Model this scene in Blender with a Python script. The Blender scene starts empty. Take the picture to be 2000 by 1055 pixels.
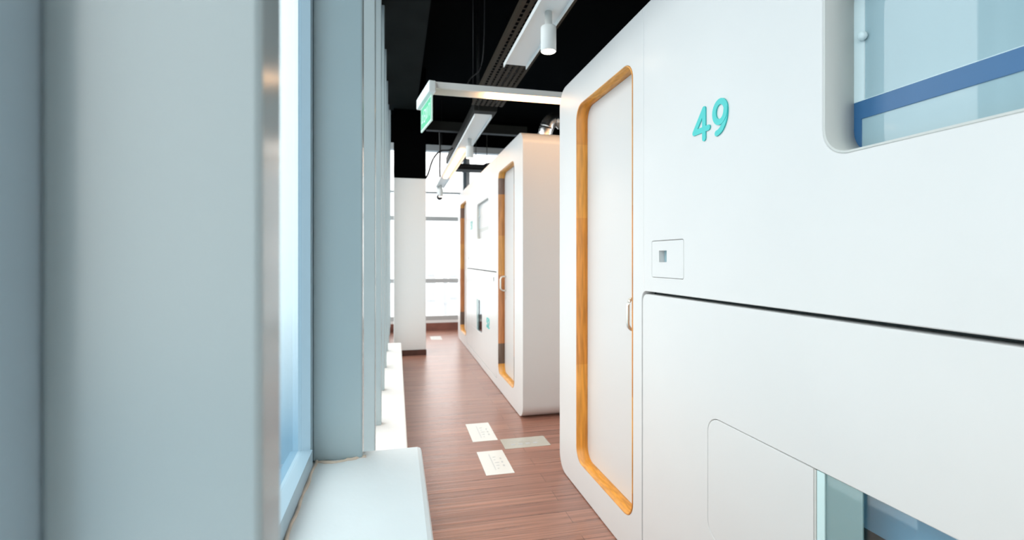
import bpy, bmesh, math, random
from mathutils import Vector, Matrix
random.seed(7)
S = bpy.context.scene
COL = S.collection
PI = math.pi

# ------------------------------------------------------------------ camera
cd = bpy.data.cameras.new('camera')
cam = bpy.data.objects.new('camera', cd)
COL.objects.link(cam)
cam.location = (0, 0, 1.21)
cam.rotation_euler = (PI/2, 0, -math.radians(13.3816))
cd.sensor_width = 36.0
cd.lens = 17.1
cd.shift_y = -0.01125
cd.clip_start = 0.02
cd.clip_end = 500
cd.dof.use_dof = True
cd.dof.focus_distance = 1.35
cd.dof.aperture_fstop = 3.6
S.camera = cam

# ------------------------------------------------------------------ world: bright hazy overcast sky
W = bpy.data.worlds.new('sky'); S.world = W
W.use_nodes = True
wn = W.node_tree; wn.nodes.clear()
wo = wn.nodes.new('ShaderNodeOutputWorld')
wb = wn.nodes.new('ShaderNodeBackground')
wt = wn.nodes.new('ShaderNodeTexCoord')
ws = wn.nodes.new('ShaderNodeSeparateXYZ')
wr = wn.nodes.new('ShaderNodeValToRGB')
wm = wn.nodes.new('ShaderNodeMapRange')
wm.inputs['From Min'].default_value = -1
wn.links.new(wt.outputs['Generated'], ws.inputs[0])
wn.links.new(ws.outputs['Z'], wm.inputs['Value'])
wn.links.new(wm.outputs[0], wr.inputs[0])
cr = wr.color_ramp
cr.elements[0].position = 0.0; cr.elements[0].color = (0.30, 0.36, 0.40, 1)
cr.elements[1].position = 1.0; cr.elements[1].color = (1.62, 1.55, 1.51, 1)
e = cr.elements.new(0.34); e.color = (0.20, 0.32, 0.42, 1)
e = cr.elements.new(0.455); e.color = (0.90, 0.89, 0.88, 1)
e = cr.elements.new(0.52); e.color = (1.0, 0.96, 0.935, 1)
wn.links.new(wr.outputs[0], wb.inputs['Color'])
wb.inputs['Strength'].default_value = 2.2
wn.links.new(wb.outputs[0], wo.inputs['Surface'])

S.view_settings.view_transform = 'Standard'
S.view_settings.look = 'None'
S.view_settings.gamma = 1.0
S.view_settings.use_curve_mapping = False
S.view_settings.exposure = 0.55
try:
    S.cycles.use_denoising = True
    S.cycles.max_bounces = 10
    S.cycles.diffuse_bounces = 6
    S.cycles.transparent_max_bounces = 24
    S.cycles.sample_clamp_indirect = 8
except Exception:
    pass

# ------------------------------------------------------------------ materials
def pmat(name, col, rough=0.5, metal=0.0, spec=0.5, noise=0.0, nscale=8.0, bump=0.0, bscale=60.0, coat=0.0):
    m = bpy.data.materials.new(name); m.use_nodes = True
    nt = m.node_tree; b = nt.nodes['Principled BSDF']
    b.inputs['Base Color'].default_value = (*col, 1)
    b.inputs['Roughness'].default_value = rough
    b.inputs['Metallic'].default_value = metal
    b.inputs['Specular IOR Level'].default_value = spec
    b.inputs['Coat Weight'].default_value = coat
    tc = nt.nodes.new('ShaderNodeTexCoord')
    if noise > 0:
        n = nt.nodes.new('ShaderNodeTexNoise'); n.inputs['Scale'].default_value = nscale
        n.inputs['Detail'].default_value = 4
        r = nt.nodes.new('ShaderNodeValToRGB')
        r.color_ramp.elements[0].position = 0.3
        r.color_ramp.elements[1].position = 0.7
        r.color_ramp.elements[0].color = (*[c*(1-noise) for c in col], 1)
        r.color_ramp.elements[1].color = (*[min(1, c*(1+noise)) for c in col], 1)
        nt.links.new(tc.outputs['Object'], n.inputs['Vector'])
        nt.links.new(n.outputs['Fac'], r.inputs[0])
        nt.links.new(r.outputs[0], b.inputs['Base Color'])
    if bump > 0:
        n2 = nt.nodes.new('ShaderNodeTexNoise'); n2.inputs['Scale'].default_value = bscale
        n2.inputs['Detail'].default_value = 3
        bp = nt.nodes.new('ShaderNodeBump'); bp.inputs['Strength'].default_value = bump
        bp.inputs['Distance'].default_value = 0.01
        nt.links.new(tc.outputs['Object'], n2.inputs['Vector'])
        nt.links.new(n2.outputs['Fac'], bp.inputs['Height'])
        nt.links.new(bp.outputs[0], b.inputs['Normal'])
    return m

def emat(name, col, strength):
    m = bpy.data.materials.new(name); m.use_nodes = True
    b = m.node_tree.nodes['Principled BSDF']
    b.inputs['Base Color'].default_value = (*[c*0.8 for c in col], 1)
    b.inputs['Emission Color'].default_value = (*col, 1)
    b.inputs['Emission Strength'].default_value = strength
    return m

def glass(name, tint, f0=0.07, film=None, film_amt=0.0, rough=0.0):
    """thin architectural pane: tinted transparency + Schlick reflection (+ optional film)"""
    m = bpy.data.materials.new(name); m.use_nodes = True
    nt = m.node_tree; nt.nodes.clear()
    out = nt.nodes.new('ShaderNodeOutputMaterial')
    tr = nt.nodes.new('ShaderNodeBsdfTransparent'); tr.inputs[0].default_value = (*tint, 1)
    gl = nt.nodes.new('ShaderNodeBsdfGlossy'); gl.inputs['Roughness'].default_value = rough
    lw = nt.nodes.new('ShaderNodeLayerWeight')
    pw = nt.nodes.new('ShaderNodeMath'); pw.operation = 'POWER'; pw.inputs[1].default_value = 5
    ma = nt.nodes.new('ShaderNodeMath'); ma.operation = 'MULTIPLY_ADD'
    ma.inputs[1].default_value = 0.95 - f0; ma.inputs[2].default_value = f0
    nt.links.new(lw.outputs['Facing'], pw.inputs[0]); nt.links.new(pw.outputs[0], ma.inputs[0])
    mx = nt.nodes.new('ShaderNodeMixShader')
    nt.links.new(ma.outputs[0], mx.inputs[0])
    base = tr.outputs[0]
    if film:
        df = nt.nodes.new('ShaderNodeBsdfDiffuse'); df.inputs[0].default_value = (*film, 1)
        m2 = nt.nodes.new('ShaderNodeMixShader'); m2.inputs[0].default_value = film_amt
        nt.links.new(tr.outputs[0], m2.inputs[1]); nt.links.new(df.outputs[0], m2.inputs[2])
        base = m2.outputs[0]
    nt.links.new(base, mx.inputs[1]); nt.links.new(gl.outputs[0], mx.inputs[2])
    nt.links.new(mx.outputs[0], out.inputs[0])
    return m

def wood_floor():
    m = bpy.data.materials.new('brown_plank_floor'); m.use_nodes = True
    nt = m.node_tree; b = nt.nodes['Principled BSDF']
    tc = nt.nodes.new('ShaderNodeTexCoord')
    br = nt.nodes.new('ShaderNodeTexBrick')
    br.offset = 0.37
    br.inputs['Scale'].default_value = 1.0
    br.inputs['Brick Width'].default_value = 1.25
    br.inputs['Row Height'].default_value = 0.105
    br.inputs['Mortar Size'].default_value = 0.0012
    br.inputs['Mortar Smooth'].default_value = 0.2
    br.inputs['Bias'].default_value = 0.0
    br.inputs['Color1'].default_value = (0.37, 0.183, 0.130, 1)
    br.inputs['Color2'].default_value = (0.29, 0.134, 0.096, 1)
    br.inputs['Mortar'].default_value = (0.07, 0.03, 0.022, 1)
    nt.links.new(tc.outputs['Object'], br.inputs['Vector'])
    mp = nt.nodes.new('ShaderNodeMapping'); mp.inputs['Scale'].default_value = (1.4, 55, 1)
    nt.links.new(tc.outputs['Object'], mp.inputs['Vector'])
    n = nt.nodes.new('ShaderNodeTexNoise'); n.inputs['Scale'].default_value = 1.0
    n.inputs['Detail'].default_value = 5; n.inputs['Roughness'].default_value = 0.6
    nt.links.new(mp.outputs[0], n.inputs['Vector'])
    r = nt.nodes.new('ShaderNodeValToRGB')
    r.color_ramp.elements[0].position = 0.33; r.color_ramp.elements[0].color = (0.62, 0.60, 0.60, 1)
    r.color_ramp.elements[1].position = 0.66; r.color_ramp.elements[1].color = (1.30, 1.25, 1.22, 1)
    nt.links.new(n.outputs['Fac'], r.inputs[0])
    mx = nt.nodes.new('ShaderNodeMix'); mx.data_type = 'RGBA'; mx.blend_type = 'MULTIPLY'
    mx.inputs['Factor'].default_value = 1.0
    nt.links.new(br.outputs['Color'], mx.inputs['A']); nt.links.new(r.outputs[0], mx.inputs['B'])
    nt.links.new(mx.outputs['Result'], b.inputs['Base Color'])
    r2 = nt.nodes.new('ShaderNodeMapRange')
    r2.inputs['To Min'].default_value = 0.20; r2.inputs['To Max'].default_value = 0.40
    nt.links.new(n.outputs['Fac'], r2.inputs['Value']); nt.links.new(r2.outputs[0], b.inputs['Roughness'])
    b.inputs['Specular IOR Level'].default_value = 1.0
    bp = nt.nodes.new('ShaderNodeBump'); bp.inputs['Strength'].default_value = 0.45
    bp.inputs['Distance'].default_value = 0.004
    nt.links.new(n.outputs['Fac'], bp.inputs['Height']); nt.links.new(bp.outputs[0], b.inputs['Normal'])
    return m

def wood_block(name, seed, cols, stops=None):
    """finger-jointed timber: blocks of different tone along the height plus grain"""
    m = bpy.data.materials.new(name); m.use_nodes = True
    nt = m.node_tree; b = nt.nodes['Principled BSDF']
    tc = nt.nodes.new('ShaderNodeTexCoord')
    br = nt.nodes.new('ShaderNodeSeparateXYZ'); nt.links.new(tc.outputs['Object'], br.inputs[0])
    zz = nt.nodes.new('ShaderNodeMath'); zz.operation = 'MULTIPLY_ADD'
    zz.inputs[1].default_value = 2.6; zz.inputs[2].default_value = seed
    nt.links.new(br.outputs['Z'], zz.inputs[0])
    yy = nt.nodes.new('ShaderNodeMath'); yy.operation = 'MULTIPLY'; yy.inputs[1].default_value = 2.3
    nt.links.new(br.outputs['Y'], yy.inputs[0])
    fz = nt.nodes.new('ShaderNodeMath'); fz.operation = 'FLOOR'; nt.links.new(zz.outputs[0], fz.inputs[0])
    fy = nt.nodes.new('ShaderNodeMath'); fy.operation = 'FLOOR'; nt.links.new(yy.outputs[0], fy.inputs[0])
    cb = nt.nodes.new('ShaderNodeCombineXYZ')
    nt.links.new(fz.outputs[0], cb.inputs[0]); nt.links.new(fy.outputs[0], cb.inputs[1])
    wnz = nt.nodes.new('ShaderNodeTexWhiteNoise'); wnz.noise_dimensions = '3D'
    nt.links.new(cb.outputs[0], wnz.inputs['Vector'])
    r = nt.nodes.new('ShaderNodeValToRGB'); r.color_ramp.interpolation = 'CONSTANT'
    el = r.color_ramp.elements
    el[0].position = 0; el[0].color = (*cols[0], 1)
    el[1].position = 1.0/len(cols); el[1].color = (*cols[1], 1)
    for i in range(2, len(cols)):
        q = el.new(i/len(cols)); q.color = (*cols[i], 1)
    if stops:
        hz = nt.nodes.new('ShaderNodeMath'); hz.operation = 'MULTIPLY'; hz.inputs[1].default_value = 0.5
        nt.links.new(br.outputs['Z'], hz.inputs[0]); nt.links.new(hz.outputs[0], r.inputs[0])
        for q, z in zip(el, stops): q.position = z/2
    else:
        nt.links.new(wnz.outputs['Value'], r.inputs[0])
    mp = nt.nodes.new('ShaderNodeMapping'); mp.inputs['Scale'].default_value = (70, 14, 6)
    nt.links.new(tc.outputs['Object'], mp.inputs['Vector'])
    n = nt.nodes.new('ShaderNodeTexNoise'); n.inputs['Scale'].default_value = 1; n.inputs['Detail'].default_value = 4
    nt.links.new(mp.outputs[0], n.inputs['Vector'])
    r2 = nt.nodes.new('ShaderNodeValToRGB')
    r2.color_ramp.elements[0].position = 0.3; r2.color_ramp.elements[0].color = (0.72, 0.68, 0.62, 1)
    r2.color_ramp.elements[1].position = 0.65; r2.color_ramp.elements[1].color = (1.12, 1.12, 1.1, 1)
    nt.links.new(n.outputs['Fac'], r2.inputs[0])
    mx = nt.nodes.new('ShaderNodeMix'); mx.data_type = 'RGBA'; mx.blend_type = 'MULTIPLY'
    mx.inputs['Factor'].default_value = 1.0
    nt.links.new(r.outputs[0], mx.inputs['A']); nt.links.new(r2.outputs[0], mx.inputs['B'])
    nt.links.new(mx.outputs['Result'], b.inputs['Base Color'])
    b.inputs['Roughness'].default_value = 0.38
    return m

M = {}
M['floor'] = wood_floor()
M['pod'] = pmat('white_pod_paint', (0.675, 0.662, 0.648), 0.32, noise=0.012, nscale=3)
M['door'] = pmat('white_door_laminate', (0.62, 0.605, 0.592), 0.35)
M['liner'] = pmat('dark_pod_liner', (0.045, 0.065, 0.068), 0.7)
M['reveal'] = pmat('grey_window_reveal', (0.56, 0.56, 0.53), 0.5)
M['wood_a'] = wood_block('oiled_golden_timber', 3.3, [(0.74, 0.31, 0.045), (0.80, 0.36, 0.06), (0.66, 0.25, 0.032), (0.72, 0.33, 0.07)])
M['wood_b'] = wood_block('oiled_brown_timber', 9.6, [(0.66, 0.30, 0.05), (0.13, 0.08, 0.055), (0.46, 0.17, 0.05), (0.58, 0.26, 0.06), (0.50, 0.20, 0.05), (0.17, 0.095, 0.065), (0.62, 0.29, 0.06)], [0.0, 0.23, 0.42, 1.05, 1.42, 1.80, 1.95])
M['digit'] = pmat('turquoise_acrylic', (0.03, 0.53, 0.50), 0.3)
M['metal'] = pmat('brushed_steel', (0.72, 0.70, 0.64), 0.28, metal=0.8)
M['mullion'] = pmat('blue_grey_powder_coated_aluminium', (0.39, 0.465, 0.482), 0.2, metal=0.0, spec=0.7, noise=0.02, nscale=2)
M['sash'] = pmat('pale_grey_window_frame', (0.42, 0.53, 0.60), 0.35)
M['pane'] = glass('window_glass', (0.93, 0.97, 0.98), 0.07)
M['pane_film'] = glass('blue_filmed_window_glass', (0.76, 0.86, 0.90), 0.08)
M['pane_far'] = glass('clear_window_glass', (0.95, 0.97, 0.98), 0.07)
M['white'] = pmat('white_plaster', (0.80, 0.80, 0.785), 0.6, bump=0.15, bscale=25)
M['ledge'] = pmat('white_painted_ledge', (0.89, 0.885, 0.87), 0.5, noise=0.015, nscale=5, bump=0.2, bscale=18)
M['sealant'] = pmat('stained_sealant', (0.74, 0.58, 0.46), 0.6, noise=0.2, nscale=20)
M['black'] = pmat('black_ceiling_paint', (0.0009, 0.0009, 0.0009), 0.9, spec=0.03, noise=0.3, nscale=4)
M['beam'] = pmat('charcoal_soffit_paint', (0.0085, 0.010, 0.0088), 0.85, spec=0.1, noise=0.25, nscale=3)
M['duct'] = pmat('dark_grey_galvanised', (0.028, 0.026, 0.022), 0.6, metal=0.2, spec=0.2)
M['tray'] = pmat('perforated_steel_tray', (0.058, 0.042, 0.027), 0.6, metal=0.2, spec=0.2)
M['cable'] = pmat('black_cable_sheath', (0.012, 0.012, 0.013), 0.5)
M['skirt'] = pmat('dark_brown_skirting', (0.085, 0.036, 0.026), 0.35, noise=0.2, nscale=14)
M['lampw'] = pmat('white_lamp_metal', (0.76, 0.77, 0.75), 0.4)
M['led'] = emat('warm_led', (1.0, 0.58, 0.28), 6.0)
M['spot'] = emat('warm_spot_lens', (1.0, 0.80, 0.58), 9.0)
M['foil'] = pmat('crinkled_silver_foil', (0.75, 0.75, 0.75), 0.22, metal=1.0)
M['green'] = emat('exit_green', (0.05, 0.55, 0.27), 0.12)
M['signw'] = emat('exit_white', (0.70, 0.95, 0.83), 0.12)
M['signbox'] = pmat('white_sign_plastic', (0.75, 0.80, 0.79), 0.4)
M['skirt_far'] = pmat('red_brown_skirting', (0.21, 0.080, 0.058), 0.4, noise=0.15, nscale=10)
M['decal'] = pmat('white_floor_vinyl', (0.80, 0.80, 0.76), 0.18)
M['decal_grey'] = pmat('grey_floor_vinyl', (0.50, 0.49, 0.43), 0.16)
M['ink'] = pmat('grey_print', (0.48, 0.50, 0.50), 0.4)
M['alu'] = pmat('white_window_profile', (0.42, 0.43, 0.43), 0.45)
M['steelblue'] = pmat('dark_window_profile', (0.10, 0.13, 0.15), 0.4)
M['frost'] = pmat('pale_blue_frosted_film', (0.32, 0.44, 0.48), 0.03, spec=0.6)
M['bluerail'] = pmat('blue_sash_rail', (0.035, 0.125, 0.27), 0.35)
M['whitestile'] = pmat('white_sash_stile', (0.66, 0.77, 0.79), 0.4)
M['blind'] = pmat('slate_blue_roller_blind', (0.50, 0.68, 0.78), 0.8)
M['podglass'] = glass('pod_window_glass', (0.80, 0.90, 0.95), 0.10)
M['tealglass'] = glass('teal_film_glass', (0.62, 0.80, 0.82), 0.10, film=(0.36, 0.52, 0.53), film_amt=0.55)
M['glassedge'] = pmat('pale_glass_edge', (0.58, 0.75, 0.75), 0.3)
M['tower'] = pmat('hazy_concrete', (0.46, 0.46, 0.46), 0.9, noise=0.03, nscale=0.2)

# ------------------------------------------------------------------ helpers
def add_box(bm, x0, x1, y0, y1, z0, z1, mi=0):
    v = [bm.verts.new(p) for p in ((x0,y0,z0),(x1,y0,z0),(x1,y1,z0),(x0,y1,z0),(x0,y0,z1),(x1,y0,z1),(x1,y1,z1),(x0,y1,z1))]
    for f in ((3,2,1,0),(4,5,6,7),(0,1,5,4),(1,2,6,5),(2,3,7,6),(3,0,4,7)):
        bm.faces.new([v[i] for i in f]).material_index = mi
    return v

def add_tube(bm, pts, r, n=10, cap=True, squash=None):
    pts = [Vector(p) for p in pts]
    rings = []
    up = Vector((0, 0, 1))
    for i, p in enumerate(pts):
        a = pts[max(0, i-1)]; b = pts[min(len(pts)-1, i+1)]
        t = (b-a).normalized()
        ref = up if abs(t.dot(up)) < 0.95 else Vector((1, 0, 0))
        s = t.cross(ref).normalized(); u = s.cross(t).normalized()
        rr_ = r[i] if isinstance(r, (list, tuple)) else r
        rings.append([bm.verts.new(p + (s*math.cos(2*PI*k/n) + u*math.sin(2*PI*k/n))*rr_) for k in range(n)])
    for a, b in zip(rings, rings[1:]):
        for k in range(n):
            f = bm.faces.new((a[k], a[(k+1) % n], b[(k+1) % n], b[k])); f.smooth = True
    if cap:
        bm.faces.new(rings[0][::-1]); bm.faces.new(rings[-1])

def add_lathe(bm, cx, cy, prof, n=24):
    rings = []
    for (r, z) in prof:
        rings.append([bm.verts.new((cx + r*math.cos(2*PI*k/n), cy + r*math.sin(2*PI*k/n), z)) for k in range(n)])
    for a, b in zip(rings, rings[1:]):
        for k in range(n):
            bm.faces.new((a[k], a[(k+1) % n], b[(k+1) % n], b[k])).smooth = True
    bm.faces.new(rings[0][::-1]); bm.faces.new(rings[-1])

def obj(name, bm, m, parent=None, loc=None, recalc=True, bevel=0.0):
    if recalc:
        bmesh.ops.recalc_face_normals(bm, faces=bm.faces[:])
    me = bpy.data.meshes.new(name); bm.to_mesh(me); bm.free()
    o = bpy.data.objects.new(name, me); COL.objects.link(o)
    me.materials.append(m)
    if parent: o.parent = parent
    if loc: o.location = loc
    if bevel > 0:
        b = o.modifiers.new('bevel', 'BEVEL'); b.width = bevel; b.segments = 2; b.limit_method = 'ANGLE'
    return o

def boxobj(name, ext, m, parent=None, bevel=0.0):
    bm = bmesh.new(); add_box(bm, *ext)
    return obj(name, bm, m, parent, bevel=bevel)

def thing(name, label, cat, loc=(0, 0, 0), rz=0, group=None):
    o = bpy.data.objects.new(name, None); COL.objects.link(o)
    o.empty_display_size = 0.1
    o.location = loc; o.rotation_euler = (0, 0, rz)
    return tag(o, label, cat, group)

def tag(o, label, cat, group=None):
    o['label'] = label; o['category'] = cat
    if group: o['group'] = group
    return o

def struct(o, label=None, cat=None):
    o['kind'] = 'structure'
    if label: o['label'] = label
    if cat: o['category'] = cat
    return o

def rr(y0, z0, y1, z1, r, n=8):
    """rounded rectangle outline"""
    if y1 < y0: y0, y1 = y1, y0
    if r <= 0: return [(y0, z0), (y1, z0), (y1, z1), (y0, z1)]
    pts = []
    for cx, cz, a0 in ((y1-r, z0+r, -PI/2), (y1-r, z1-r, 0), (y0+r, z1-r, PI/2), (y0+r, z0+r, PI)):
        for k in range(n+1):
            a = a0 + PI/2*k/n
            pts.append((cx + r*math.cos(a), cz + r*math.sin(a)))
    return pts

def plate_mesh(outlines, x0, x1, bevel=0.0):
    """outline with holes in the YZ plane, thick from x0 to x1"""
    cu = bpy.data.curves.new('tmp', 'CURVE'); cu.dimensions = '2D'; cu.fill_mode = 'BOTH'
    cu.extrude = (x1-x0)/2 - bevel
    if bevel > 0:
        cu.bevel_depth = bevel; cu.bevel_resolution = 1; cu.offset = -bevel
    for pts in outlines:
        s = cu.splines.new('POLY'); s.points.add(len(pts)-1)
        for i, p in enumerate(pts): s.points[i].co = (p[0], p[1], 0, 1)
        s.use_cyclic_u = True
    o = bpy.data.objects.new('tmp', cu); COL.objects.link(o)
    bpy.context.view_layer.update()
    me = bpy.data.meshes.new_from_object(o.evaluated_get(bpy.context.evaluated_depsgraph_get()))
    bpy.data.objects.remove(o); bpy.data.curves.remove(cu)
    xm = (x0+x1)/2
    for v in me.vertices:
        a, b, c = v.co; v.co = (xm + c, a, b)
    return me

def plate(name, outlines, x0, x1, m, parent=None, bevel=0.0):
    me = plate_mesh(outlines, x0, x1, bevel)
    me.name = name; me.materials.clear(); me.materials.append(m)
    bm = bmesh.new(); bm.from_mesh(me)
    bmesh.ops.remove_doubles(bm, verts=bm.verts[:], dist=1e-5)
    bmesh.ops.recalc_face_normals(bm, faces=bm.faces[:]); bm.to_mesh(me); bm.free()
    o = bpy.data.objects.new(name, me); COL.objects.link(o)
    if parent: o.parent = parent
    return o

def add_plate(bm, outlines, x0, x1, bevel=0.0):
    me = plate_mesh(outlines, x0, x1, bevel); bm.from_mesh(me); bpy.data.meshes.remove(me)

# ------------------------------------------------------------------ the setting
XR, YB, YF, ZC = 3.3, -3.4, 8.30, 3.60         # right wall, back wall, far window wall, ceiling
GX = -0.223                                      # plane of the left window glass
struct(boxobj('floor', (-0.34, XR, YB, YF+0.1, -0.12, 0.0), M['floor']), 'brown wood plank floor of the corridor', 'floor')
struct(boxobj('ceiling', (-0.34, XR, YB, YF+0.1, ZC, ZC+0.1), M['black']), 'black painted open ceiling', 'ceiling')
bm = bmesh.new()
add_box(bm, XR, XR+0.1, YB, 2.2, 0, ZC); add_box(bm, XR, XR+0.1, 4.4, YF, 0, ZC)
add_box(bm, XR, XR+0.1, 2.2, 4.4, 0, 0.24); add_box(bm, XR, XR+0.1, 2.2, 4.4, 3.0, ZC)
struct(obj('wall_right', bm, M['white']), 'white wall behind the sleeping pods', 'wall')
bm = bmesh.new()
for a, b in ((2.2, 2.25), (3.28, 3.33), (4.35, 4.4)): add_box(bm, XR+0.02, XR+0.08, a, b, 0.24, 3.0)
for a, b in ((0.24, 0.29), (2.95, 3.0)): add_box(bm, XR+0.021, XR+0.079, 2.2, 4.4, a, b)
fr = struct(obj('window_30', bm, M['alu']), 'added window at the unseen end of the cross aisle', 'window')  # unseen window, added to bring daylight onto the far pod's aisle side
boxobj('pane', (XR+0.048, XR+0.052, 2.21, 4.39, 0.25, 2.99), M['pane_far'], fr)
struct(boxobj('wall_back', (-0.34, XR, YB-0.1, YB, 0, ZC), M['white']), 'white wall behind the viewer', 'wall')
struct(boxobj('wall_far', (-0.34, XR, YF, YF+0.12, 3.12, ZC), M['black']), 'black wall strip above the far windows', 'wall')
# dark soffit along the windows
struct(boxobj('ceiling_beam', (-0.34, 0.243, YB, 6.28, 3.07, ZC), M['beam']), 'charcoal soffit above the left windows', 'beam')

# ledge of masonry in front of the near windows and low curb beyond
bm = bmesh.new()
add_box(bm, -0.233, 0.067, YB, 1.352, 0.0, 0.70)
ledge = obj('wall_ledge', bm, M['ledge'], bevel=0.012)
struct(ledge, 'white painted masonry ledge under the nearest window', 'ledge')
bm = bmesh.new()
n = 46
pts = [(-0.195 + 0.0015*math.sin(i*1.7) + random.uniform(-.001, .001), -0.1 + 1.41*i/n, 0.7005 + random.uniform(-.001, .002)) for i in range(n+1)]
add_tube(bm, pts, [0.0042 + random.uniform(-.001, .001) for _ in pts], 8)
pts = [(-0.198 + 0.122*i/14, 1.296 - 0.010*math.sin(i*.30) + random.uniform(-.003, .003), 0.7005) for i in range(15)]
add_tube(bm, pts, [0.0042 + random.uniform(-.001, .0015) for _ in pts], 8)
obj('sealant_bead', bm, M['sealant'], ledge)
struct(boxobj('wall_curb', (-0.233, 0.056, 1.352, 5.75, 0.0, 0.24), M['ledge'], bevel=0.008), 'low white curb running along the left windows', 'curb')
struct(boxobj('wall_plinth', (-0.233, -0.12, 5.75, YF, 0.0, 0.16), M['ledge']), 'low white plinth under the last left window', 'curb')

# left windows: frame > pane, mullion (deep fin at the near side of each bay)
MY = [-2.9, -2.1, -1.35, -0.55, 0.340, 1.298, 2.076, 2.927, 3.686, 4.458, 5.25, 6.05, 6.85, 7.65]
names = 'left window bay'
for i, y in enumerate(MY):
    y1 = MY[i+1] if i+1 < len(MY) else YF
    zb = 0.70 if y1 < 1.34 else (0.24 if y1 < 5.8 else 0.16)
    zb2 = 0.70 if y < 1.34 else (0.24 if y < 5.7 else 0.16)
    top = 3.07 if y < 6.2 else ZC
    bm = bmesh.new()
    ya, yb = y + 0.03, y1 + 0.03
    if i+1 == len(MY): yb = YF
    add_box(bm, GX-0.008, -0.203, ya, ya+0.03, zb, top)
    add_box(bm, GX-0.008, -0.203, yb-0.065, yb, zb, top)
    add_box(bm, GX-0.008, -0.198, ya+0.03, yb-0.065, zb, zb+0.045)
    add_box(bm, GX-0.008, -0.203, ya+0.03, yb-0.065, top-0.05, top)
    fr = obj('window_%d' % (i+1), bm, M['sash'])
    lab = {4: 'pale grey window frame between the two nearest blue-grey mullions'}.get(i, 'grey framed full-height window of the left facade')
    struct(fr, lab, 'window')
    boxobj('pane', (GX-0.004, GX, ya+0.02, yb-0.055, zb+0.03, top-0.03), M['pane_film'] if i == 4 else M['pane'], fr)
    bm = bmesh.new()
    add_box(bm, -0.203, -0.084, y, y+0.055, zb2, top)
    add_box(bm, GX-0.008, -0.203, y+0.012, y+0.055, zb2, top)
    obj('mullion', bm, M['mullion'], fr, bevel=0.004)

# far window wall
struct(boxobj('wall_sill', (-0.34, XR, YF-0.02, YF+0.12, 0.0, 0.17), M['white']), 'white upstand under the far windows', 'wall')
struct(boxobj('baseboard_far', (-0.12, XR, YF-0.045, YF-0.02, 0.0, 0.125), M['skirt_far']), 'brown skirting under the far windows', 'baseboard')
FX = [-0.31, 1.17, 2.70, XR]
for i in range(3):
    a, b = FX[i], FX[i+1]
    bm = bmesh.new()
    if i > 0:
        add_box(bm, a-0.012, a+0.05, YF-0.06, YF+0.1, 0.17, 3.12)
    for z0, z1 in ((0.17, 0.24), (0.800, 0.868), (1.850, 1.918), (2.312, 2.338), (3.02, 3.12)):
        add_box(bm, a, b, YF-0.02 if z0 < 3 else YF-0.05, YF+0.08, z0, z1)
    fr = obj('window_%d' % (20+i), bm, M['alu'])
    struct(fr, 'far end window with horizontal white transoms', 'window')
    boxobj('pane', (a+0.01, b-0.01, YF+0.03, YF+0.036, 0.2, 3.05), M['pane_far'], fr)
    if i > 0:
        boxobj('mullion', (a-0.06, a-0.012, YF-0.07, YF+0.1, 0.17, 3.12), M['steelblue'], fr)

# column
colm = boxobj('column', (-0.031, 0.363, 6.20, 6.62, 0.0, 2.213), M['white'], bevel=0.006)
struct(colm, 'square column, white below and black above, with brown skirting', 'column')
boxobj('column_head', (-0.031, 0.363, 6.20, 6.62, 2.213, ZC), M['black'], colm)
boxobj('column_skirting', (-0.041, 0.368, 6.185, 6.63, 0.0, 0.068), M['skirt'], colm)

# hazy towers outside
for x, y, w, h, lab in ((3.75, 62, 1.1, 1.3, 'faint hazy tower seen through the far window, left one'),
                        (6.25, 66, 0.5, 0.5, 'faint narrow tower seen through the far window, middle one'),
                        (7.5, 70, 1.1, 0.9, 'faint hazy tower seen through the far window, right one')):
    bm = bmesh.new()
    add_box(bm, 0, w, 0, 1.2, -30, h)
    add_box(bm, w*.2, w*.6, 0.3, 1.0, h, h+0.4)
    for k in range(8):
        add_box(bm, -0.03, w+0.03, -0.05, 0, h-1.2-3.2*k, h-0.9-3.2*k)
    tag(obj('tower', bm, M['tower'], loc=(x, y, -1)), lab, 'building', 'towers outside')

# ------------------------------------------------------------------ sleeping pods
L = 3.92; PH = 2.172; PD = 2.0                   # length, height, depth
DA = (0.271, 0.896)                              # door at the far end, measured from the far end
DZ = (0.155, 2.005)

def stroke(bm, pts, r, d):
    """flat rounded stroke: pts in (s, z), protruding from x=-d to 0"""
    for q, (a, b) in enumerate(zip(pts, pts[1:])):
        d += 0.00006
        a = Vector((a[0], a[1])); b = Vector((b[0], b[1])); t = (b-a); ln = t.length; t = t/ln if ln else Vector((1, 0))
        ang = math.atan2(t.y, t.x)
        ring = []
        for k in range(9): ring.append(b + r*Vector((math.cos(ang-PI/2+PI*k/8), math.sin(ang-PI/2+PI*k/8))))
        for k in range(9): ring.append(a + r*Vector((math.cos(ang+PI/2+PI*k/8), math.sin(ang+PI/2+PI*k/8))))
        f = [bm.verts.new((-d, -p.x, p.y)) for p in ring]
        g = [bm.verts.new((0, -p.x, p.y)) for p in ring]
        bm.faces.new(f); bm.faces.new(g[::-1])
        for k in range(18):
            bm.faces.new((f[k], g[k], g[(k+1) % 18], f[(k+1) % 18]))

def arc(cx, cz, rx, rz, a0, a1, n=14):
    return [(cx + rx*math.cos(math.radians(a0+(a1-a0)*k/n)), cz + rz*math.sin(math.radians(a0+(a1-a0)*k/n))) for k in range(n+1)]

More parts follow.
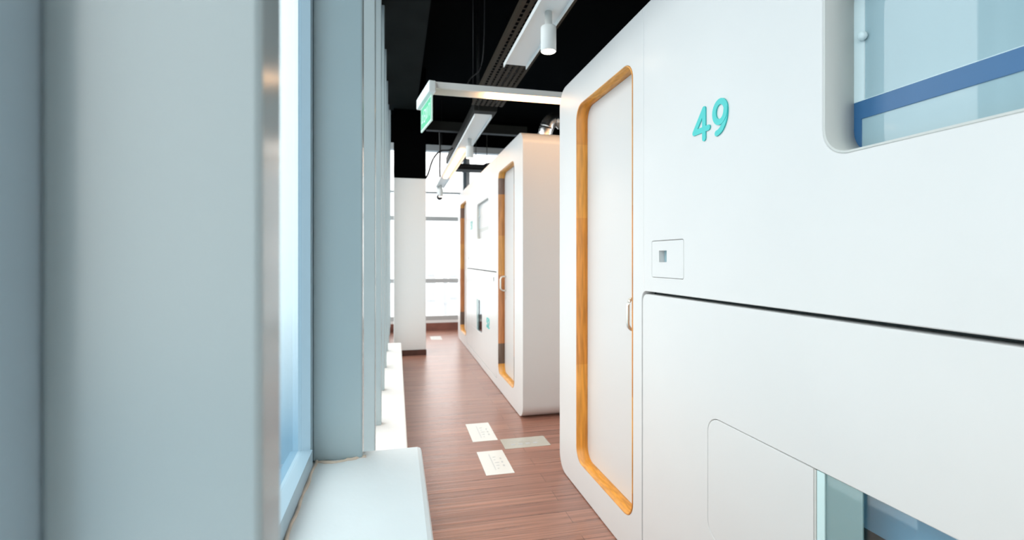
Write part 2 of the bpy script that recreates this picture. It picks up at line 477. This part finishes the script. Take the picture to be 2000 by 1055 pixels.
GLYPH = {   # in a cell 0.065 wide, 0.09 tall (stroke centre lines)
    'four': [[(0.050, 0.0), (0.050, 0.090), (0.000, 0.028), (0.072, 0.028)]],
    'nine': [arc(0.026, 0.060, 0.026, 0.030, 0, 360, 22), [(0.052, 0.060)] + arc(0.010, 0.056, 0.042, 0.056, 0, -88, 10)],
    'five': [[(0.050, 0.090), (0.008, 0.090), (0.004, 0.052)] + arc(0.022, 0.030, 0.030, 0.030, 130, -140, 14)],
    'one': [[(0.004, 0.072), (0.028, 0.090), (0.028, 0.0)]],
    'two': [arc(0.026, 0.064, 0.026, 0.026, 165, -40, 12) + [(0.002, 0.0), (0.054, 0.0)]],
}
def digit(word, s, z, parent):
    bm = bmesh.new()
    for g in GLYPH[word]:
        stroke(bm, [(s+p[0], z+p[1]) for p in g], 0.0086, 0.0035)
    return obj('digit', bm, M['digit'], parent, recalc=True)

def make_pod(yfar, label, wood, upper, lower, wd=0.08, rail='bluerail', fill='frost'):
    root = thing('sleeping_pod', label, 'sleeping pod', (0.92, yfar, 0.0))
    def R(s0, z0, s1, z1, r): return rr(-s0, z0, -s1, z1, r)
    doors = [DA, (L-DA[1], L-DA[0])]
    W1 = (1.786, 1.432, 2.536, 1.845)            # upper window
    W2 = (1.376, 0.372, 2.140, 0.735)            # lower window incl. shutter
    GP = (0.968, 0.075, L-0.968, 1.086)          # lower bunk front incl. gap
    K1 = (1.044, 1.141, 1.249, 1.274)            # small key panels
    K2 = (L-1.249, 0.93, L-1.044, 1.063)
    # --- shell: face plate with openings + body ring + back
    bm = bmesh.new()
    face = [R(0, 0.004, L, PH, 0.10)]
    for d in doors: face.append(R(d[0], DZ[0], d[1], DZ[1], 0.075))
    face.append(R(*GP, 0.035)); face.append(R(*W1, 0.062)); face.append(R(*K1, 0.008))
    for s in (0.983, L-0.983): face.append(R(s-0.0006, 1.094, s+0.0006, 2.160, 0))
    add_plate(bm, face, 0.0, 0.05, 0.0025)
    add_plate(bm, [R(-0.0003, 0.0037, L+0.0003, PH+0.0003, 0.10), R(0.04, 0.044, L-0.04, PH-0.04, 0.07)], 0.003, PD)
    add_plate(bm, [R(0.041, 0.045, L-0.041, PH-0.041, 0.07)], PD-0.04, PD-0.001)
    obj('shell', bm, M['pod'], root)
    # --- dark liner behind the face (seen in the gaps), with the windows left open
    lin = [R(0.045, 0.05, L-0.045, PH-0.045, 0.06)]
    for d in doors: lin.append(R(d[0]-0.012, DZ[0]-0.012, d[1]+0.012, DZ[1]+0.012, 0.085))
    lin.append(R(W1[0]-0.008, W1[1]-0.008, W1[2]+0.008, W1[3]+0.008, 0.07))
    lin.append(R(W2[0]+0.375, W2[1]-0.002, W2[2]+0.002, W2[3]+0.002, 0.04))
    plate('liner', lin, 0.056, 0.064, M['liner'], root)
    # --- doors
    for k, d in enumerate(doors):
        ring = [R(d[0]+0.001, DZ[0]+0.001, d[1]-0.001, DZ[1]-0.001, 0.074), R(d[0]+0.0045, DZ[0]+0.0045, d[1]-0.0045, DZ[1]-0.0045, 0.0715)]
        plate('door_lining', ring, -0.002, 0.110, wood, root)
        dr = plate('door', [R(d[0]+0.005, DZ[0]+0.005, d[1]-0.005, DZ[1]-0.005, 0.071)], 0.060, 0.098, M['door'], root, 0.001)
        hs = d[1]-0.058 if k == 0 else d[0]+0.058
        bm = bmesh.new()
        z0, z1, q = 0.915, 1.045, 0.028
        prof = [(0.0605, z0)] + [(0.060-0.052+q - q*math.sin(a), z0 + q - q*math.cos(a)) for a in [PI/2*j/6 for j in range(7)]]
        prof += [(0.060-0.052+q - q*math.cos(a), z1 - q + q*math.sin(a)) for a in [PI/2*j/6 for j in range(7)]] + [(0.0605, z1)]
        add_tube(bm, [(x, -hs, z) for x, z in prof], 0.0075, 10)
        hd = obj('handle', bm, M['metal'], dr)
        bm = bmesh.new(); add_box(bm, 0.0555, 0.0605, -hs-0.012, -hs+0.012, z0-0.075, z0-0.035)
        obj('lock', bm, M['metal'], dr, bevel=0.002)
    # --- lower bunk front with its window opening
    g = 0.0105
    bf = plate('bunk_front', [R(GP[0]+g*0.75, GP[1]+g, GP[2]-g*0.75, GP[3]-g, 0.030), R(*W2, 0.05), R(*K2, 0.008)], 0.0, 0.05, M['pod'], root, 0.002)
    # shutter fills the left part of that opening, flush
    S0 = W2[0]+0.0018; S1 = W2[0]+0.385
    out = rr(-S0, W2[1]+0.0018, -(W2[2]-0.002), W2[3]-0.0018, 0.048)
    out = [(max(y, -S1), z) for y, z in out]
    shut = []
    for p in out:
        if not shut or (abs(p[0]-shut[-1][0])+abs(p[1]-shut[-1][1])) > 1e-6: shut.append(p)
    plate('shutter', [shut], 0.0, 0.03, M['pod'], bf, 0.001)
    boxobj('shutter_edge', (0.002, 0.034, -S1-0.006, -S1-0.0005, W2[1]+0.003, W2[3]-0.003), M['reveal'], bf)
    # panes of the lower window
    bm = bmesh.new(); add_box(bm, 0.002, 0.0055, -S1-0.028, -S1-0.008, W2[1]+0.002, W2[3]-0.002)
    obj('glass_edge', bm, M['glassedge'], bf)
    boxobj('film_pane', (0.006, 0.009, -S1-0.115, -S1-0.008, W2[1]-0.01+0.012, W2[3]-0.002), M['tealglass'], bf)
    boxobj('window_pane', (0.012, 0.015, -W2[2]+0.004, -S1-0.008, W2[1]+0.002, W2[3]-0.002), M['podglass'], bf)
    boxobj('roller_blind', (0.075, 0.078, -W2[2]-0.08, -S1+0.25, 0.622, 0.83), M['blind'], bf)
    # --- upper window: reveal, sashes, knob
    plate('window_reveal', [R(W1[0]+0.0005, W1[1]+0.0005, W1[2]-0.0005, W1[3]-0.0005, 0.0615), R(W1[0]+0.005, W1[1]+0.005, W1[2]-0.005, W1[3]-0.005, 0.058)], 0.001, wd+0.015, M['reveal'], root)
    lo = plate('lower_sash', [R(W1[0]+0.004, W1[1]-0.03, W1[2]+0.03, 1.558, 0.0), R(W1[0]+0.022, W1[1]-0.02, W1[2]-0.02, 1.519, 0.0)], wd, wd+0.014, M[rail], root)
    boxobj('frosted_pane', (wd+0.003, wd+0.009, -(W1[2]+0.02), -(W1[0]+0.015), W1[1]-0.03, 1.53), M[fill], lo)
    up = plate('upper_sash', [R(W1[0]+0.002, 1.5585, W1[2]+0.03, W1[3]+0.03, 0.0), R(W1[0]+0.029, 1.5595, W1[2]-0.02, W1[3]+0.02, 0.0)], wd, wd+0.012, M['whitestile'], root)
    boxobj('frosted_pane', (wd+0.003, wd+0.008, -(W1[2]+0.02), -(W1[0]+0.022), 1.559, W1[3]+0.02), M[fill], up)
    bm = bmesh.new(); bmesh.ops.create_uvsphere(bm, u_segments=16, v_segments=10, radius=0.010)
    for f in bm.faces: f.smooth = True
    for v in bm.verts: v.co = (wd-0.005 + v.co.x*0.9, -(W1[0]+0.030) + v.co.y, 1.698 + v.co.z)
    obj('knob', bm, M['whitestile'], up)
    # --- small access panels with a card slot
    for kk, par in ((K1, root), (K2, bf)):
        s0, z0, s1, z1 = kk
        mirrored = par is bf
        ka, kb = (s0+0.050, s0+0.101) if not mirrored else (s1-0.101, s1-0.050)
        kp = plate('access_panel', [R(s0+0.0014, z0+0.0014, s1-0.0014, z1-0.0014, 0.007), R(ka, z0+0.056, kb, z0+0.097, 0.002)], 0.0005, 0.045, M['pod'], par, 0.0008)
        boxobj('card_slot', (0.022, 0.026, -kb-0.001, -ka+0.001, z0+0.055, z0+0.098), M['frost'], kp)
    # --- numbers
    s = 1.312
    for w in upper: digit(w, s, 1.578, root); s += 0.100
    s = L-1.48
    for w in lower: digit(w, s, 0.50, bf); s += 0.085
    return root

make_pod(2.676, 'near white sleeping pod marked with a turquoise 49', M['wood_a'], ['four', 'nine'], ['five', 'two'])
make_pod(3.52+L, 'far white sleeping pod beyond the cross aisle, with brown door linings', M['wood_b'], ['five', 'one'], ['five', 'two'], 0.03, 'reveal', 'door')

# ------------------------------------------------------------------ ceiling lights
def channel_mesh(x0, x1, y0, y1, z, axis='y', fl=0.024, t=0.004):
    """inverted U profile"""
    bm = bmesh.new()
    add_box(bm, x0, x1, y0, y1, z+fl-t, z+fl)
    if axis == 'y':
        add_box(bm, x0, x0+t, y0, y1, z, z+fl-t); add_box(bm, x1-t, x1, y0, y1, z, z+fl-t)
    else:
        add_box(bm, x0, x1, y0, y0+t, z, z+fl-t); add_box(bm, x0, x1, y1-t, y1, z, z+fl-t)
    return bm

def spotlight(x, y, z, parent, warm=True, energy=6.0):
    bm = bmesh.new()
    add_lathe(bm, x, y, [(0.017, z+0.008), (0.017, z-0.06), (0.0335, z-0.061), (0.0355, z-0.065), (0.0355, z-0.171), (0.0325, z-0.174), (0.0320, z-0.168)], 28)
    s = obj('spotlight', bm, M['lampw'], parent)
    bm = bmesh.new(); add_lathe(bm, x, y, [(0.0318, z-0.1675), (0.0318, z-0.1725)], 28)
    obj('lens', bm, M['spot'], s)
    ld = bpy.data.lights.new('spot_beam', 'SPOT'); ld.energy = energy; ld.color = (1, 0.82, 0.62)
    ld.spot_size = math.radians(70); ld.spot_blend = 0.6; ld.shadow_soft_size = 0.03
    lo = bpy.data.objects.new('spot_beam', ld); COL.objects.link(lo); lo.parent = s
    lo.location = (x, y, z-0.180)
    return s

def wires(parent, pts, z0, z1):
    for x, y in pts:
        bm = bmesh.new(); add_tube(bm, [(x, y, z0), (x, y, z1)], 0.0015, 6)
        obj('suspension_wire', bm, M['cable'], parent)

ZL = 2.31
t = thing('ceiling_light', 'nearest white light channel with a single spotlight, running along the ceiling', 'ceiling light', (0.668, 0.5, ZL))
def rel(bm, loc):
    for v in bm.verts: v.co -= Vector(loc)
    return bm
o = obj('light_channel', rel(channel_mesh(0.600, 0.737, -1.8, 2.735, ZL), (0.668, 0.5, ZL)), M['lampw'], t)
spotlight(0.004, 2.11-0.5, 0.0+0.012, t)
wires(t, ((0, -1.9), (0, 1.2)), 0.02, ZC-ZL)
bm = bmesh.new(); add_lathe(bm, 0.004, 1.40, [(0.004, 0.0225), (0.004, 0.017)], 10); obj('screw', bm, M['cable'], t)

t = thing('ceiling_light', 'far white light channel with glowing strip, spotlights and security camera at its end', 'ceiling light', (0.668, 5.5, ZL))
obj('light_channel', rel(channel_mesh(0.590, 0.727, 3.737, 7.75, ZL), (0.668, 5.5, ZL)), M['lampw'], t)
boxobj('led_strip', (-0.033, 0.017, 4.95-5.5, 6.75-5.5, 0.006, 0.0195), M['led'], t)
spotlight(0.0, 4.52-5.5, 0.012, t)
spotlight(-0.01, 7.45-5.5, 0.012, t, energy=3)
wires(t, ((0, -1.5), (0, 1.9)), 0.02, ZC-ZL)

t = thing('ceiling_light', 'white light channel crossing above the aisle with a warm glowing strip', 'ceiling light', (1.4, 3.23, ZL))
obj('light_channel', rel(channel_mesh(0.245, 2.9, 3.163, 3.30, ZL, 'x', 0.040), (1.4, 3.23, ZL)), M['lampw'], t)
boxobj('end_cap', (0.2405-1.4, 0.245-1.4, -0.067, 0.07, 0.0, 0.042), M['lampw'], t)
boxobj('led_strip', (0.60-1.4, 2.7-1.4, -0.058, 0.058, -0.001, 0.0355), M['led'], t)
wires(t, ((-0.9, 0), (1.1, 0)), 0.035, ZC-ZL)

# security camera at the end of the far channel
t = thing('security_camera', 'small dome security camera hanging below the end of the far light channel', 'security camera', (0.655, 7.62, ZL))
bm = bmesh.new(); add_lathe(bm, 0, 0, [(0.035, 0.0185), (0.05, -0.02), (0.035, -0.10), (0.03, -0.105)], 20)
obj('bracket', bm, M['lampw'], t)
bm = bmesh.new(); bmesh.ops.create_uvsphere(bm, u_segments=18, v_segments=12, radius=0.048)
for f in bm.faces: f.smooth = True
for v in bm.verts: v.co += Vector((0, 0, -0.145))
obj('dome', bm, M['cable'], t)

# exit sign at the left end of the crossing channel
rz = math.atan2(0.145, 0.99)
t = thing('exit_sign', 'green and white exit sign on the left end of the crossing light channel', 'exit sign', (0.222, 3.13, 2.09), rz)
boxobj('sign_panel', (-0.006, 0.004, 0.0, 0.335, 0.0, 0.166), M['signw'], t, bevel=0.001)
pan = boxobj('green_face', (0.0045, 0.0052, 0.012, 0.323, 0.012, 0.154), M['green'], t)
boxobj('green_face', (-0.0072, -0.0065, 0.012, 0.323, 0.012, 0.154), M['green'], t)
# lettering EXIT and running figure on the face towards the corridor
def letter_boxes(bm, x0, x1, ya, za, word, w, h, gap, th, flip):
    y = ya
    def seg(a, b):
        (y0_, z0_), (y1_, z1_) = a, b
        d = Vector((0, y1_-y0_, z1_-z0_)); nrm = Vector((0, -d.z, d.y)).normalized()*th/2
        vs = []
        for xx in (x0, x1):
            for pp in ((y0_, z0_), (y1_, z1_)):
                for sg in (-1, 1):
                    vs.append(bm.verts.new(Vector((xx, pp[0], pp[1])) + nrm*sg))
        for f in ((0, 1, 3, 2), (4, 6, 7, 5), (0, 4, 5, 1), (2, 3, 7, 6), (0, 2, 6, 4), (1, 5, 7, 3)):
            bm.faces.new([vs[i] for i in f])
    for c in word:
        P = lambda a, b: ((y + (1-a if flip else a)*w), za + b*h)
        for a, b in {'E': (((0,0),(0,1)), ((0,1),(1,1)), ((0,.5),(.8,.5)), ((0,0),(1,0))), 'X': (((0,0),(1,1)), ((0,1),(1,0))),
                     'I': (((.5,0),(.5,1)),), 'T': (((.5,0),(.5,1)), ((0,1),(1,1)))}[c]:
            seg(P(*a), P(*b))
        y += (w+gap)
bm = bmesh.new()
letter_boxes(bm, -0.0079, -0.0073, 0.035, 0.045, 'TIXE', 0.036, 0.075, 0.014, 0.011, True)
add_box(bm, -0.0079, -0.0073, 0.255, 0.300, 0.05, 0.06); add_box(bm, -0.0079, -0.0073, 0.27, 0.285, 0.06, 0.11)
obj('lettering', bm, M['signw'], t)
bm = bmesh.new()
letter_boxes(bm, 0.0053, 0.0059, 0.035, 0.045, 'EXIT', 0.036, 0.075, 0.014, 0.011, False)
obj('lettering', bm, M['signw'], t)
hs = boxobj('housing', (-0.030, 0.014, -0.045, 0.375, 0.168, 0.240), M['signbox'], t, bevel=0.006)
boxobj('mounting_bracket', (0.0145, 0.026, 0.01, 0.05, 0.190, 0.255), M['reveal'], t)

# ------------------------------------------------------------------ services under the black ceiling
t = thing('cable_tray', 'long perforated brown cable tray under the black ceiling', 'cable tray', (0.92, 1.8, 2.80))
bm = bmesh.new()
w = 0.30; y0, y1 = -2.6, 3.2
for k in range(7):
    x = -w/2 + w*k/6
    add_box(bm, x-0.014, x+0.014, y0, y1, 0, 0.003)
for k in range(100):
    y = y0 + 0.025 + (y1-y0-0.05)*k/99
    add_box(bm, -w/2, w/2, y-0.009, y+0.009, 0.0035, 0.0045)
obj('tray_bottom', bm, M['tray'], t)
bm = bmesh.new()
for sx in (-w/2, w/2):
    add_box(bm, sx-0.002, sx+0.002, y0, y1, 0.005, 0.07)
obj('side_rail', bm, M['tray'], t)
for k, x in enumerate((-0.09, -0.04, 0.03, 0.08)):
    bm = bmesh.new()
    add_tube(bm, [(x + 0.012*math.sin(j*1.1+k), y0+0.1+(y1-y0-0.2)*j/20, 0.02 + 0.003*math.sin(j*.7+k)) for j in range(21)], 0.012, 8)
    obj('cable', bm, M['cable'], t)
for y in (-1.5, 0.7, 2.9):
    bm = bmesh.new(); add_tube(bm, [(-w/2, y, 0.05), (-w/2, y, 0.799)], 0.005, 8); add_tube(bm, [(w/2, y, 0.05), (w/2, y, 0.799)], 0.005, 8)
    obj('hanger_rod', bm, M['duct'], t)

tag(boxobj('ventilation_duct', (0.80, 1.05, 5.1, 8.1, 2.78, 2.885), M['duct'], bevel=0.008), 'grey duct beyond the cable tray, above the far light channel', 'duct')
tag(boxobj('cable_trunking', (0.30, 1.75, 6.45, 6.55, 2.90, 3.02), M['duct'], bevel=0.004), 'grey trunking crossing the black ceiling beside the column', 'trunking')
t = thing('cable_tray', 'short black cable tray with loose cables in front of the far windows', 'cable tray', (1.05, 6.9, 2.46))
boxobj('tray_bottom', (-0.25, 0.26, -0.12, 0.12, 0.0, 0.012), M['duct'], t)
bm = bmesh.new(); add_box(bm, -0.24, 0.24, -0.11, 0.11, 0.013, 0.085)
obj('cable_bundle', bm, M['cable'], t, bevel=0.03)
for k in range(3):
    bm = bmesh.new()
    add_tube(bm, [(0.15+0.03*k, 0.02*k, 0.085), (0.22+0.03*k, 0.02*k, 0.12+0.01*k), (0.29+0.03*k, 0, 0.11), (0.34+0.02*k, 0, 0.07)], 0.007, 8)
    obj('cable', bm, M['cable'], t)
for x in (0.06, 0.22):
    bm = bmesh.new(); add_tube(bm, [(x, 0, 0.05), (x, 0, ZC-2.46)], 0.005, 8); obj('hanger_rod', bm, M['duct'], t)

def cable(label, pts, r=0.006, name='cable'):
    # smooth through points (Catmull-Rom)
    P = [Vector(p) for p in pts]; out = []
    for i in range(len(P)-1):
        a = P[max(0, i-1)]; b = P[i]; c = P[i+1]; d = P[min(len(P)-1, i+2)]
        for k in range(8):
            u = k/8
            out.append(0.5*((2*b) + (c-a)*u + (2*a-5*b+4*c-d)*u*u + (3*b-a-3*c+d)*u**3))
    out.append(P[-1])
    bm = bmesh.new(); add_tube(bm, out, r, 8)
    return tag(obj(name, bm, M['cable']), label, 'cable')
cable('thin cable arching from the column towards the far light channel', [(0.355, 6.6, 2.25), (0.42, 6.75, 2.36), (0.50, 6.9, 2.60), (0.60, 6.9, 2.72), (0.72, 6.9, 2.74), (0.78, 6.9, 2.775)], 0.012)
cable('thin cable hanging straight down beside the far light channel', [(0.60, 6.95, 3.0), (0.605, 6.95, 2.75), (0.60, 6.95, 2.5), (0.605, 6.95, 2.36)], 0.012)
cable('thin wire hanging from the black ceiling above the exit sign', [(0.62, 3.4, 3.6), (0.61, 3.4, 3.1), (0.605, 3.4, 2.75), (0.58, 3.4, 2.56), (0.50, 3.36, 2.46), (0.46, 3.3, 2.36)], 0.004)
cable('thin wire drooping from the ceiling onto the nearest light channel', [(0.72, 2.0, 3.6), (0.70, 2.05, 2.9), (0.69, 2.05, 2.6), (0.70, 2.06, 2.345)], 0.004)

# flexible foil duct on the roof of the far pod
bm = bmesh.new()
path = []
for k in range(61):
    u = k/60
    if u < 0.35:
        a = PI/2*u/0.35
        path.append((1.165 + 0.085 - 0.085*math.cos(a), 3.75, PH + 0.01 + 0.150*math.sin(a)))
    else:
        q = (u-0.35)/0.65
        path.append((1.25 + 0.95*q, 3.75 + 0.1*q, PH + 0.160 - 0.100*min(1, q*2.2)))
add_tube(bm, path, [0.052 + (0.008 if k % 2 else -0.004) for k in range(61)], 18)
tag(obj('flexible_duct', bm, M['foil']), 'silver foil flexible duct lying on top of the far pod', 'duct')

# ------------------------------------------------------------------ floor markings
def decal(label, x0, x1, y0, y1, m, marks, skew=0.0):
    cx, cy = (x0+x1)/2, (y0+y1)/2
    bm = bmesh.new(); add_box(bm, x0-cx, x1-cx, y0-cy, y1-cy, 0.0, 0.0012)
    d = tag(obj('floor_sign', bm, m, loc=(cx, cy, 0.0003)), label, 'floor sign', 'floor signs')
    bm = bmesh.new()
    for a, b, c, e_ in marks:
        add_box(bm, a-cx, b-cx, c-cy, e_-cy, 0.0012, 0.0016)
    obj('printing', bm, M['ink'], d)
    return d
def marks(x0, x1, y0, y1):
    w, h = x1-x0, y1-y0
    out = [(x0+w*.40, x0+w*.425, y0+h*.18, y1-h*.15)]
    for i in range(5):
        out.append((x0+w*.50, x0+w*(.56+.05*(i % 3)), y0+h*(.22+.12*i), y0+h*(.24+.12*i)))
    for i in range(3):
        out.append((x0+w*.74, x0+w*.80, y0+h*(.3+.15*i), y0+h*(.36+.15*i)))
    return out
decal('white rectangular floor sign lying nearer the far pod, farthest of the three', 0.490, 0.658, 3.174, 3.527, M['decal'], marks(0.490, 0.658, 3.174, 3.527))
decal('white rectangular floor sign nearest the viewer', 0.487, 0.650, 2.666, 3.003, M['decal'], marks(0.487, 0.650, 2.666, 3.003))
x0, x1, y0, y1 = 0.672, 0.975, 3.008, 3.178
decal('pale greyish floor sign turned sideways, pointing into the cross aisle', x0, x1, y0, y1, M['decal_grey'],
      [(x0+.04, x1-.05, y0+.11, y0+.113)] + [(x0+.05+.05*i, x0+.08+.05*i, y0+.05, y0+.075) for i in range(4)])
decal('small white floor sign far down the corridor before the end windows', 0.505, 0.67, 7.30, 7.64, M['decal'], marks(0.505, 0.67, 7.30, 7.64))
